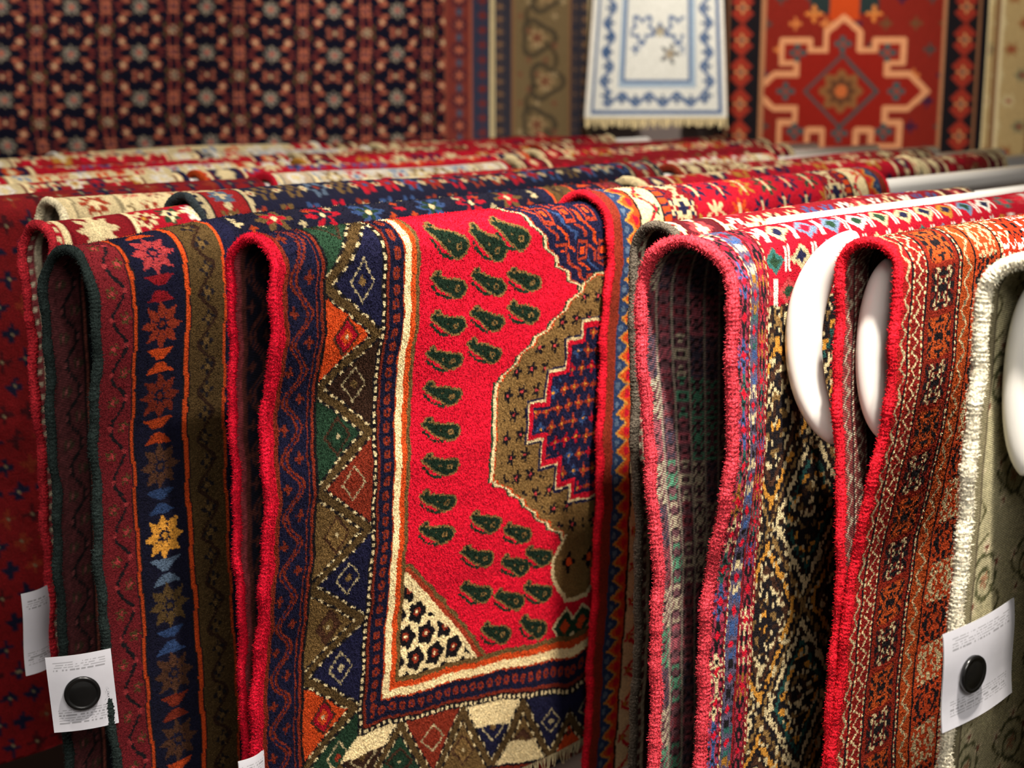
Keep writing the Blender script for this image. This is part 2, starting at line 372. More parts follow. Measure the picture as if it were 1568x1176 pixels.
def p_two(A,Q,W,L):   # dark rug with star border
    am=np.minimum(A,W-A);cv=Cv(A,Q,MAROON)
    cv.band(am,0,.062,col(92,20,26))
    ph=Q*2*PI/.08
    v=.036+.011*np.sin(ph);cv.m((am<.058)&(np.abs(am-v)<.003),BLACK);
    sx=((Q/.04)%1-.5)*.04
    cv.m((am<.058)&star(am-(.036-.010*np.sign(np.sin(ph))),sx,.010,5),OLIVE*.33);cv.m((am<.058)&star(am-(.036-.010*np.sign(np.sin(ph))),sx,.005,5),PINK*.5)
    cv.m((am<.058)&(np.hypot(am-(.036+.012*np.sign(np.sin(ph))),sx)<.004),PINK*.4)
    cv.band(am,.056,.059,BLACK);cv.band(am,.059,.064,ORANGE*.5);cv.band(am,.064,.068,BLACK)
    cv.band(am,.068,.150,NAVY*.35)
    p=.108;t=(Q-.486)/p;k=np.floor(t+.5);y=(t-k)*p;x=am-.109
    def pk(lst,kk): return np.array(lst)[(kk%len(lst)).astype(int)]
    stc=pk([GOLD*1.05,OLIVE*.4,BROWN*.9,BROWN*.8,OLIVE*.35,PINK*.42,RUST*.5,RUST*.35,BROWN],k)
    b=(am>.07)&(am<.148)
    # angular eight-petalled rosette: two crossed lozenge pairs
    ax,ay=np.abs(x),np.abs(y)
    pet=((np.abs(ax-.020)+ay*2.1)<.017)|((np.abs(ay-.020)+ax*2.1)<.017)
    xd=(x+y)*.7071;yd=(x-y)*.7071;axd,ayd=np.abs(xd),np.abs(yd)
    pet2=((np.abs(axd-.021)+ayd*2.1)<.017)|((np.abs(ayd-.021)+axd*2.1)<.017)
    cv.m(b&(pet|pet2),stc);cv.m(b&(np.hypot(x,y)<.009),NAVY*.4);cv.m(b&(np.hypot(x,y)<.005),stc*.8)
    k2=np.floor(t);y2=(t-k2-.5)*p
    hg=(np.abs(y2)<.019)&(np.abs(x)<.003+np.abs(y2)*1.2)&(np.abs(y2)>.003)
    cv.m(b&hg,pk([LBLUE*.35,BLUE*.4,RUST*.4,ORANGE*.45,DRED*.7,ORANGE*.55,ORANGE*.35,BLUE*.35],k2))
    cv.band(am,.150,.154,BLACK);cv.band(am,.154,.160,ORANGE*.62);cv.band(am,.160,.164,BLACK)
    cv.band(am,.164,.225,OLIVE*.33)
    v=.195+.014*np.sin(Q*2*PI/.075);cv.m((am>.166)&(am<.223)&(np.abs(am-v)<.004),BROWN*.35)
    sx=((Q/.0375)%1-.5)*.0375
    cv.m((am>.166)&(am<.223)&star(am-.195,sx,.013,4),BLACK*1.2);cv.m((am>.166)&(am<.223)&(np.hypot(am-.195,sx)<.005),OLIVE*.55)
    cv.band(am,.225,.232,ORANGE*.6);cv.band(am,.232,.27,NAVY*.5)
    f=am>.27
    i,j,x,y=cells(am,Q,.10,.06,.5);h=hsh(i,j,2);h2=hsh(i,j,6)
    cv.m(f,NAVY*.35);cv.m(f&star(x/1.3,y,.029,6,.3),pick(h,[RED*.45,CREAM*.6,RUST*.7,OLIVE*.5,BLUE*.45]));cv.m(f&star(x/1.3,y,.018,5,.3),pick(h2,[DGREEN*.6,RED*.5,NAVY*.4]));cv.m(f&(np.hypot(x,y)<.006),CREAM*.6)
    i,j,x,y=cells(am,Q,.05,.03,.5);cv.m(f&(hsh(i,j,9)>.6)&star(x,y,.009,4,.3),pick(hsh(i,j,3),[BLUE*.5,ORANGE*.4,CREAM*.4]))
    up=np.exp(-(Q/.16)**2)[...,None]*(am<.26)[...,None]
    # light falling on the upper border is painted in by brightening its colours
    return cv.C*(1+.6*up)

def generic(seed,ground,border,cols,cell=.06,line=CREAM,bw=.13,k=8,white=CREAM):
    def f(A,Q,W,L):
        am=np.minimum(A,W-A);cv=Cv(A,Q,ground)
        i,j,x,y=cells(A,Q,cell,cell,.5,0,seed*.013)
        h=hsh(i,j,seed);h2=hsh(i,j,seed+9)
        cv.m(star(x,y,cell*.47,k,.2),pick(h,cols));cv.m(star(x,y,cell*.3,4,.25),pick(h2,[ground,border,white]));cv.m(np.hypot(x,y)<cell*.1,pick(h,cols[::-1]))
        i,j,x,y=cells(A,Q,cell,cell,.5,cell*.5,seed*.013)
        cv.m((abs(x)+abs(y))<cell*.16,white);cv.m((abs(x)+abs(y))<cell*.08,border)
        b=am<bw;cv.m(b,border)
        cc=bw*.5
        i,j,x,y=cells(am*0,Q,1,cc);h=hsh(j,j*0,seed+3);xx=am-bw*.52
        cv.m(b&star(xx,y,cc*.46,8,.2),pick(h,cols));cv.m(b&star(xx,y,cc*.22,4),white)
        i,j,x,y2=cells(am*0,Q+cc/2,1,cc);cv.m(b&((abs(xx)+abs(y2))<cc*.2),white)
        for (lo,hi,c) in ((bw*.93,bw,line),(bw*.88,bw*.93,ground*.4),(bw*.12,bw*.18,line),(bw*.18,bw*.22,ground*.4)):
            cv.band(am,lo,hi,c)
        gz=(am<bw*.12);cv.m(gz,ground);i,j,x,y=cells(A,Q,.02,.02);cv.m(gz&(np.hypot(x,y)<.006),white*.8)
        return cv.C
    return f

def p_four(A,Q,W,L):
    am=np.minimum(A,W-A);cv=Cv(A,Q,RED*.85)
    cv.band(am,0,.036,RUST*.6)
    b=(am>.03)&(am<.082);cv.m(b,ORANGE*.75)
    v=.056+.014*(np.abs(((Q/.034)%1)-.5)*4-1)
    cv.m(b&(am<v),BLUE*.35);cv.m(b&(np.abs(am-v)<.004),GOLD*1.0)
    i,j,x,y=cells(am*0,Q,1,.034);cv.m(b&(np.hypot(am-.070,y)<.008),RED*.8);cv.m(b&(np.hypot(am-.042,((Q/.034+.5)%1-.5)*.034)<.006),LBLUE*.4)
    cv.band(am,.082,.086,BLACK);b=(am>.086)&(am<.150);cv.m(b,CREAM*.9)
    p=.068;t=(Q/p);y=((t%1)-.5)*p;
    tri=np.abs(((t)%1)-.5)*2
    vv=.118+.020*(tri*2-1)
    cv.m(b&(np.abs(am-vv)<.005),RED);cv.m(b&star(am-.103,y,.014,5,.3),RED)
    y2=(((t+.5)%1)-.5)*p
    cv.m(b&star(am-.135,y2,.013,5,.3),DGREEN*1.2);cv.m(b&(np.hypot(am-.103,y)<.005),GOLD);cv.m(b&(np.hypot(am-.135,y2)<.005),RED)
    cv.band(am,.150,.156,BLACK);cv.band(am,.156,.176,ORANGE*.8)
    b=(am>.156)&(am<.176);i,j,x,y=cells(A,Q,.02,.018);cv.m(b&(abs(y)<.004),NAVY)
    cv.band(am,.176,.26,DRED);b=(am>.18)&(am<.255)
    i,j,x,y=cells(am*0,Q,1,.07);g=glyph(am-.218,y,.0075,i,j,5,.6);cv.m(b&g,CREAM*.7);g=glyph(am-.218,y,.0075,i,j,8,.7);cv.m(b&g,NAVY)
    f=am>.26;i,j,x,y=cells(A,Q,.08,.06,.5);h=hsh(i,j,3)
    cv.m(f,RED*.7);cv.m(f&star(x,y,.034,8),pick(h,[CREAM*.7,ORANGE*.8,NAVY,DGREEN,GOLD*.7,NAVY]));cv.m(f&star(x,y,.018,4),RED*.8);cv.m(f&(abs(x)<.004)&(abs(y)<.02),CREAM*.7)
    return cv.C

def p_five(A,Q,W,L):   # flat-woven rug with columns
    am=A;cv=Cv(A,Q,DRED)
    for lo,hi,g,s in ((.010,.042,col(150,44,66),1),(.048,.080,col(80,72,94),2),(.086,.118,col(144,38,54),3)):
        b=(am>lo)&(am<hi);cv.m(b,g);cc=(lo+hi)/2
        i,j,x,y=cells(am*0,Q,1,.05,0,0,s*.02);h=hsh(j,j*0,s)
        hh=hsh(np.floor(np.abs(am-cc)/.004),np.floor(np.abs(y)/.005),s)
        cv.m(b&(hh>.66),pick(h,[CREAM*.8,TEAL*.8,GOLD*.6,BLUE*.8,BLACK]));cv.m(b&(hh<.2),BLACK)
        cv.m(b&(np.abs(y)<.0035),g*.3);cv.m(b&((np.abs(am-cc)+np.abs(y))<.008),RED*.9)
    for e in (.045,.083,.121): cv.m((am>e)&(am<e+.0025)&((Q/.012)%1<.6),CREAM*.8)
    f=am>.126
    p=.007
    Aq=np.floor(A/p);Qq=np.floor(Q/p)
    ta=(np.abs(((A-.16)/.24+.5)%1-.5)*.24);tq=np.abs(((Q-.30)/.30+.5)%1-.5)*.30
    ta=np.floor(ta/p)*p;tq=np.floor(tq/p)*p
    d=np.floor((ta/.12+tq/.15)*10)
    base=np.array([GOLD*1.1,BLACK,OLIVE,BLACK,CREAM*.8,BROWN,BLACK,GOLD,BLACK*1.2,OLIVE*1.2,BLACK,CREAM*.8,BLACK,TEAL*.6])
    cf=base[(d%14).astype(int)]
    cv.m(f,cf);cv.m(f&(((Qq+d)%4)<2)&((d%2)==0),BLACK)
    cv.m(f&(hsh(Aq,Qq,3)>.88),CREAM*.7);cv.m(f&(hsh(Aq,Qq,5)<.12),BROWN*.5)
    up=np.abs(Q)<.13
    i,j,x,y=cells(A,Q,.075,.045,.5);h=hsh(i,j,5)
    cv.m(f&up,RED*.6);cv.m(f&up&((abs(x)/.03+abs(y)/.02)<1),pick(h,[WHITE*.7,LBLUE*.6,CREAM*.6,TEAL,GOLD*.7,PINK*.7]));cv.m(f&up&((abs(x)/.016+abs(y)/.010)<1),pick(h[::-1],[NAVY,DGREEN,RED]))
    cv.m(f&up&((np.abs(np.abs(x)-.033)<.003))&(abs(y)<.018),WHITE*.65)
    return cv.C
def p_five_back(A,Q,W,L):
    cv=Cv(A,Q,col(96,62,68))
    c=np.floor(A/.028);j=np.floor(Q/.06);yy=np.abs(((Q/.06)%1)-.5)*.06;xx=np.abs(((A/.028)%1)-.5)*.028
    hh=hsh(np.floor(xx/.004)+c*7,np.floor(yy/.004),4);h=hsh(c,j,2)
    cv.m(hh>.6,pick(h,[col(150,74,84),col(70,124,96),col(160,148,124),col(114,48,56),col(56,50,64)]));cv.m(hh<.18,BLACK)
    cv.m(((A/.028)%1)<.1,col(150,138,122)*.8)
    return cv.C*(.7+.6*rng.random(A.shape))[...,None]

def p_six(A,Q,W,L):
    am=A;base=col(140,32,18);cv=Cv(A,Q,base)
    def squig(lo,hi,g,c,p=.034,w=.0018):
        b=(am>lo)&(am<hi);cv.m(b,g);cc=(lo+hi)/2;h=(hi-lo)/2*.62
        tri=np.abs(((Q/p)%1)-.5)*4-1
        cv.m(b&(np.abs(am-(cc+h*tri))<w*1.5),c);i,j,x,y=cells(am*0,Q,1,p/2);cv.m(b&(np.hypot(am-cc,y)<h*.35),c*.7);cv.m(b&(np.hypot(am-cc,y)<h*.17),BLACK)
    squig(.008,.03,col(140,22,20),CREAM*.6,.03)
    cv.band(am,.03,.034,BLACK);
    cv.m((am>.034)&(am<.039)&((Q/.009)%1<.5),CREAM*.85)
    b=(am>.040)&(am<.066);cv.m(b,col(120,22,18));tri=np.abs(((Q/.024)%1)-.5)*4-1
    cv.m(b&(np.abs(am-(.053+.008*tri))<.0025),CREAM*.85);
    cv.m((am>.067)&(am<.072)&((Q/.009)%1<.5),CREAM*.85);cv.band(am,.072,.077,BLACK)
    b=(am>.077)&(am<.165);cv.m(b,col(120,30,14))
    i,j,x,y=cells(am*0,Q,1,.066);xx=am-.121
    odd=(j%2==0)
    g=hsh(np.floor(np.abs(xx)/.0045),np.floor(np.abs(y)/.0045),6)>.55
    g2=hsh(np.floor(np.abs(xx)/.0045),np.floor(np.abs(y)/.0045),17)>.58
    ins=(np.abs(xx)<.034)&(np.abs(y)<.029)
    cv.m(b&ins,np.where(odd[...,None],col(164,68,24),col(92,20,14)));cv.m(b&ins&g2&odd,BLACK*1.2);cv.m(b&ins&g&~odd&(np.abs(xx)<.026),CREAM*.62);cv.m(b&ins&g2&~odd,BLACK)
    cv.band(am,.165,.170,BLACK);cv.m((am>.170)&(am<.175)&((Q/.009)%1<.5),CREAM*.8);cv.band(am,.176,.18,BLACK)
    squig(.18,.215,col(156,64,22),CREAM*.6,.04);cv.band(am,.215,.22,BLACK)
    b=(am>.22)&(am<.30);cv.m(b,col(166,60,24));xx=am-.26
    g=hsh(np.floor(np.abs(xx)/.005),np.floor(np.abs(y)/.005),11)>.55
    cv.m(b&(np.abs(xx)<.034)&g,np.where(odd[...,None],CREAM*.6,BLACK*1.2))
    cv.band(am,.30,.305,BLACK);cv.m((am>.305)&(am<.311)&((Q/.009)%1<.55),CREAM*.85)
    f=am>.311;cv.m(f,col(190,50,20));i,j,x,y=cells(A,Q,.05,.05,.5)
    g=hsh(np.floor(np.abs(x)/.005),np.floor(np.abs(y)/.005),14)>.55;cv.m(f&g&((abs(x)+abs(y))<.04),pick(hsh(i,j,2),[CREAM,BLACK,WHITE]))
    return cv.C

def p_seven(A,Q,W,L):
    g=col(176,168,132);cv=Cv(A,Q,g)
    b=A<.03;cv.m(b,col(130,122,94))
    cv.band(A,.03,.036,col(84,74,56))
    f=A>.036
    i,j,x,y=cells(A,Q,.12,.13,.5);th=np.arctan2(y,x);r=np.hypot(x,y)
    sp=np.abs(((r/.020-th/(2*PI))%1)-.5)*.020
    cv.m(f&(np.abs(x-.045*np.sin(Q*48+i))<.0035),col(84,80,50))
    cv.m(f&(r<.040)&(r>.012)&(sp<.0032),col(84,84,54))
    for dx,dy in ((.03,.02),(-.025,-.03),(.0,.045),(-.04,.02)):
        cv.m(f&star(x-dx,y-dy,.012,5,.3),col(206,192,158));cv.m(f&(np.hypot(x-dx,y-dy)<.004),col(120,70,54))
    cv.m(f&star(x,y,.012,5,.3),col(160,120,90))
    return cv.C*(.8+.35*rng.random(A.shape))[...,None]
def p_darkred(A,Q,W,L):
    cv=Cv(A,Q,col(110,14,18));i,j,x,y=cells(A,Q,.05,.05,.5);h=hsh(i,j,3)
    cv.m(star(x,y,.019,4,.3),pick(h,[NAVY*.7,MAROON*.7,RUST*.6,NAVY*.6]));cv.m((abs(x)+abs(y))<.004,CREAM*.25)
    am=np.minimum(A,W-A);cv.band(am,.1,.11,NAVY);return cv.C

# ---------------------------------------------------------------- near rugs
rug('red_boteh_rug',-1.588,1.266,1.424,1.025,.97,p_main,RED*1.0,R=.05,
    front=[(.14,.047),(.24,.016),(.36,.021),(.5,.008),(.62,-.018),(.8,-.034),(1.1,-.04)],back=[(.2,.056),(.5,.056),(.8,.062),(1.1,.064)],
    ifront=[(.14,.042),(.5,.012),(.8,-.018),(1.1,-.03)],iback=[(.3,.045),(1.1,.055)],Ri=.045,
    ra=.0018,rq=.0018,af=.76,seed=1,rb=.0060,fringe=True,ripple=.6,knot=.0026,pile=260000,edgefuzz=20000)
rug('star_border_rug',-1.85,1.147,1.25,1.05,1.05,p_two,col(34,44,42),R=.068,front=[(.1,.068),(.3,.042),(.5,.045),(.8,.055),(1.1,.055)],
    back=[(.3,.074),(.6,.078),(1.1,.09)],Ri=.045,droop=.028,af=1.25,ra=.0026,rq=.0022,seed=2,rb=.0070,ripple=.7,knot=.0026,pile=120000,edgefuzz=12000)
rug('zigzag_border_rug',-1.588,1.975,.98,1.12,1.12,p_four,col(190,16,36),R=.064,lift=.017,front=[(.1,.066),(.3,.052),(.6,.045),(1.1,.02)],
    back=[(.5,.075),(1.1,.085)],Ri=.058,iback=[(.5,.07),(1.1,.08)],af=.98,ra=.0026,rq=.0026,seed=3,rb=.0068,ripple=.5,pile=60000,edgefuzz=12000)
rug('grey_edged_rug',-1.28,1.77,1.0,1.1,1.1,generic(5,DRED,MAROON*1.2,[PINK*.7,CREAM*.7,BLUE*.7,DRED,WHITE*.8],cell=.055),col(84,76,66),R=.05,af=1.0,ra=.004,rq=.004,qf=(-.1,.3),seed=4,rb=.007,edgefuzz=6000)
rug('flatwoven_kilim_rug',-1.125,1.62,1.35,1.1,1.1,p_five,col(198,58,70),R=.078,Ri=.04,bl=.11,front=[(.3,.082),(.36,.074),(.46,.05),(.9,.045),(1.1,.04)],
    back=[(.12,.077),(.3,.06),(.45,.043),(1.1,.036)],ifront=[(.3,.042),(1.1,.03)],af=.9,ra=.003,rq=.003,seed=5,rb=.0080,ripple=.5,bjit=.05,
    paint_back=p_five_back,edgefuzz=30000,pile=30000,plen=.002)
rug('geometric_orange_rug',-.931,1.756,1.2,1.1,1.1,p_six,col(196,20,36),R=.046,front=[(.2,.044),(.3,.028),(.45,-.002),(.7,-.016),(1.1,-.02)],
    back=[(.2,.043),(.35,.03),(.45,.022),(.7,.034),(1.1,.04)],ifront=[(.3,.035),(.6,.005),(1.1,-.01)],iback=[(.4,.03),(1.1,.036)],af=.6,ra=.0020,rq=.0020,seed=6,rb=.0066,ripple=.4,
    knot=.0024,pile=60000,plen=.0018,edgefuzz=14000)
rug('cream_edged_rug',-.69,1.69,1.1,1.05,1.05,p_seven,col(235,226,200),R=.058,front=[(.3,.075),(1.1,.085)],back=[(.3,.062),(.6,.068),(1.1,.085)],Ri=.055,
    af=.5,ra=.005,rq=.005,seed=7,rb=.0092,paint_back=p_seven,ripple=.4,bjit=.05,edgefuzz=16000)
rug('red_floral_rug',-2.07,1.235,1.2,.86,.86,generic(8,RED*.6,DRED,[CREAM*.8,NAVY,WHITE*.8,DGREEN,GOLD],cell=.05,bw=.16),col(170,36,46),R=.05,droop=.01,af=.6,ra=.004,rq=.004,qf=(-.1,.4),seed=8,fringe=True,edgefuzz=6000)
rug('navy_floral_rug',-2.085,1.52,1.3,.9,.9,generic(9,NAVY*.5,col(120,16,18),[BLUE*.5,RUST*.6,OLIVE*.6,LBLUE*.3,RED*.6],cell=.06,bw=.11,k=6,white=CREAM*.5,line=CREAM*.5),col(44,52,56),R=.062,lift=.016,af=1.3,ra=.004,rq=.004,qf=(-.1,.2),seed=9)
rug('cream_field_rug',-2.3,1.40,.75,.95,.95,generic(10,CREAM*.9,CREAM*.8,[RED,OLIVE,RUST,DRED],cell=.05),col(222,210,175),R=.05,af=.75,ra=.005,rq=.005,qf=(-.1,.2),seed=10)
rug('dark_red_rug',-2.5,1.10,.9,1.1,1.1,p_darkred,col(110,14,24),R=.05,af=.9,ra=.006,rq=.006,seed=11)
K=.75
pal=[([RED*K,CREAM*K,NAVY,GOLD*K],RED*.6,DRED),([WHITE*K,RED*K,LBLUE*K,OLIVE],WHITE*.6,col(180,160,132)),([ORANGE*K,RED*K,CREAM*K,BLUE*K],RED*.65,NAVY),
     ([RED*K,GOLD*K,WHITE*K,NAVY],col(140,20,26),CREAM*.7),([RUST*K,OLIVE*K,CREAM*.6,RED*K],DRED,MAROON*1.5),([RED*K,LBLUE*K,WHITE*K,ORANGE*K],CREAM*.7,RED*.6)]
far=[(-2.3,2.2,1.5,3),(-2.52,2.05,.75,1),(-2.52,2.84,1.3,4),(-2.76,1.5,.5,3),(-2.76,2.05,1.1,2),(-2.76,3.2,1.2,0),
     (-3.0,1.6,.9,5),(-3.0,2.55,.9,0),(-3.0,3.5,1.0,4),(-3.25,1.8,.9,2),(-3.25,2.75,1.2,4),(-3.5,1.9,.7,3),(-3.5,2.65,.6,1),(-3.5,3.3,1.2,0),(-3.72,2.28,.95,5),(-3.72,3.27,1.1,4),
     (-2.07,2.9,1.3,4),(-1.85,2.45,1.2,0),(-1.85,3.7,.5,4)]
nm=['hanging_red_rug','hanging_white_rug','hanging_orange_rug','hanging_gold_rug','hanging_rust_rug','hanging_ivory_rug']
for k,(n,a,w,p) in enumerate(far):
    c,g,b=pal[p]
    rug(nm[p],n,a,w,.85,.85,generic(20+k,g,b,c,cell=.05+.018*(k%3),bw=.12,k=(6,8,5)[k%3],white=CREAM*.8),c[k%4],R=.045,af=w,ra=.006,rq=.006,qf=(-.1,.14),seed=20+k,rb=.008,lift=.004*(k%3),inner_fine=False,knot=0,pamp=.0003)

# ---------------------------------------------------------------- rack: rails, cross beams, legs
def add_tube(mb,p0,p1,r,nseg=20,cap=True):
    p0=np.array(p0);p1=np.array(p1);d=p1-p0;L=np.linalg.norm(d);d/=L
    h=np.array([0,0,1.0]) if abs(d[2])<.9 else np.array([1.0,0,0])
    e1=np.cross(d,h);e1/=np.linalg.norm(e1);e2=np.cross(d,e1)
    ts=[0,0,.004/L,1-.004/L,1,1];rs=[.0001,r-.004,r,r,r-.004,.0001]
    cen=np.array([p0+d*L*t for t in ts]);rr=np.array(rs)
    G=tube_grid(cen,rr,rr,np.tile(e1,(6,1)),np.tile(e2,(6,1)),nseg)
    mb.grid(G,np.ones(G.shape),0,closed=True)
mb=MB()
st={-.69:1.78,-.931:1.88,-1.125:1.95,-1.28:1.9,-1.588:1.45,-1.85:1.62,-2.07:1.5,-2.3:1.6,-2.52:1.35,-2.76:1.6,-3.0:1.7,-3.25:1.9,-3.5:2.05,-3.72:2.4}
for n in st: add_tube(mb,WP(st[n],n,TOP-.038),WP(4.75,n,TOP-.038),.026)
add_tube(mb,WP(4.7,-.6,TOP-.085),WP(4.7,-3.8,TOP-.085),.03)
add_tube(mb,WP(2.7,-.6,.06),WP(2.7,-3.8,.06),.03)
for n in (-.65,-2.2,-3.78): add_tube(mb,WP(4.7,n,0),WP(4.7,n,TOP-.085),.03);add_tube(mb,WP(2.7,n,.06),WP(4.7,n,.06),.025)
mb.build('rug_display_rack',[M_WHITE])
mb=MB();add_tube(mb,WP(1.95,-1.205,TOP-.012),WP(4.6,-1.205,TOP-.012),.010)
add_tube(mb,WP(4.6,-1.205,TOP-.012),WP(4.6,-1.205,0),.010);mb.build('label_rail',[M_WHITE])

# curved white rail-end stops
def hoop(a,pts,r,name='rail_end_stop'):
    P=np.array(pts)
    zc=(P[0,1]+P[-1,1])/2;hz=(P[0,1]-P[-1,1])/2
    ang=np.linspace(-1.35,1.35,60)
    zz=zc-hz*np.sin(ang)/math.sin(1.35)
    nl=P[1,0]
    tt=(1-np.cos(ang))/(1-math.cos(1.35))
    nn=nl+np.where(ang<0,P[0,0]-nl,P[-1,0]-nl)*tt
    cen=np.array([WP(a,nn[i],CAMZ-zz[i]) for i in range(60)])
    tan=unit(np.gradient(cen,axis=0));e1=np.tile([UX,UY,0],(60,1));e2=unit(np.cross(tan,e1))
    rr=r*np.clip(1.0-.55*np.abs(ang/1.35)**2.5,.3,1);rr[0]=.0005;rr[-1]=.0005;rr[1]*=.8;rr[-2]*=.8
    G=tube_grid(cen,rr*.8,rr,e1,e2,24)
    m=MB();m.grid(G,np.ones(G.shape),0,closed=True);m.build(name,[M_WHITE])
hoop(1.80,[(-.970,.205),(-1.050,.335),(-.985,.485)],.027)
hoop(1.80,[(-.918,.235),(-.942,.34),(-.914,.468)],.025)
hoop(1.74,[(-.69,.235),(-.708,.345),(-.69,.47)],.026)

# ---------------------------------------------------------------- price tags with round security buttons
def tag(center,nrm,w,h,roll=0,seed=0,button=None,curl=.006):
    c=np.array(center);nv=np.array([nrm[0],nrm[1],0.0]);nv/=np.linalg.norm(nv)
    ex=np.array([-nv[1],nv[0],0.0]);ez=np.array([0,0,1.0])
    ex2=ex*math.cos(roll)+ez*math.sin(roll);ez2=-ex*math.sin(roll)+ez*math.cos(roll)
    nx_,nz_=int(w/.0012),int(h/.0012)
    X,Z=np.meshgrid(np.linspace(-w/2,w/2,nx_),np.linspace(-h/2,h/2,nz_),indexing='ij')
    P=c+X[...,None]*ex2+Z[...,None]*ez2+(curl*np.cos(X/w*PI)+.002*np.sin(Z*40))[...,None]*nv
    C=np.empty(P.shape);C[:]=col(206,206,214)
    rows=np.floor((Z+h/2)/.004);inrow=((Z+h/2)/.004)%1<.4
    wd=hsh(np.floor(X/.0022),rows,seed)>.3
    txt=inrow&wd&(np.abs(X)<w*.4)&(((Z>-h*.4)&(Z<-h*.22))|((Z>h*.3)&(Z<h*.42)))
    C[txt]=col(150,150,155)
    m=MB();m.grid(P,C,0);m.grid(P-nv*.0012,np.full(P.shape,.6),0,flip=True)
    if button:
        bc=c+ex2*button[0]+ez2*button[1]+nv*(curl+.001)
        R=button[2]
        rs=np.array([.0001,.3,.55,.72,.78,.82,.97,1.0,.97,.8])*R;hs=np.array([.0068,.0066,.006,.0048,.0045,.0058,.006,.003,0,-.001])
        th=np.linspace(0,2*PI,40,endpoint=False)
        G=bc+np.cos(th)[:,None,None]*ex2*rs[None,:,None]+np.sin(th)[:,None,None]*ez2*rs[None,:,None]+hs[None,:,None]*nv
        m.grid(G,np.ones(G.shape),1,closed=True,flip=True)
    m.build('price_tag',[M_PAPER,M_BLACKP])
tag(WP(1.112,-1.822,CAMZ-.872),(.27,-.96),.092,.118,.05,1,(0,0,.026))
tag(WP(1.205,-2.098,CAMZ-.875),(.85,-.52),.055,.14,.0,2)
tag(WP(1.725,-.735,CAMZ-.725),(.62,-.78),.150,.135,.10,3,(-.026,.0,.0245))
tag(WP(1.255,-1.618,CAMZ-1.02),(.8,-.6),.05,.12,0,4)
tag(WP(1.60,-1.14,CAMZ-1.02),(.9,-.4),.05,.12,0,5)

# ---------------------------------------------------------------- rugs hung on the far wall
def wallrug(name,x0,y0,x1,y1,z0,z1,paint,r=.006,fr=0,seed=0,bind=CREAM,flare=0):
    Wd=math.hypot(x1-x0,y1-y0);H=z1-z0
    ex=np.array([(x1-x0)/Wd,(y1-y0)/Wd,0]);nv=np.array([ex[1],-ex[0],0])
    a=np.arange(0,Wd,r);q=np.arange(0,H,r);A,Q=np.meshgrid(a,q,indexing='ij')
    wv=.012*np.sin(A*5+seed)+.006*np.sin(A*13+seed*2)+.004*np.sin(Q*4)
    P=np.array([x0,y0,z1])+(A+flare*(A/Wd-.5)*(Q/H-1))[...,None]*ex+wv[...,None]*nv-Q[...,None]*np.array([0,0,1.0])
    C=paint(A,Q,Wd,H)*(1+.12*(rng.random(A.shape)-.5))[...,None]
    m=MB();m.grid(P,C,0);m.grid(P-nv*.01,C*.5,1,flip=True)
    for e in (0,-1):
        cen=P[e]-nv*.005;k=len(cen);rr=np.full(k,.008);G=tube_grid(cen,rr,rr,np.tile(ex,(k,1)),np.tile(nv,(k,1)),8);m.grid(G,np.broadcast_to(bind,G.shape).copy(),2,closed=True)
    if fr:
        for i in range(0,len(a),2):
            p=P[i,-1];L=fr*(.7+.5*rng.random());tt=np.linspace(0,1,4);dx=(rng.random()-.5)*.02
            cen=p+np.outer(tt,-np.array([0,0,1.0])*L)+np.outer(tt**2,ex*dx);rr=np.full(4,.005)
            G=tube_grid(cen,rr,rr,np.tile(ex,(4,1)),np.tile(nv,(4,1)),5);m.grid(G,np.broadcast_to(CREAM*1.0,G.shape).copy(),2,closed=True)
    m.build(name,[M_PILE,M_BACK,M_BIND])
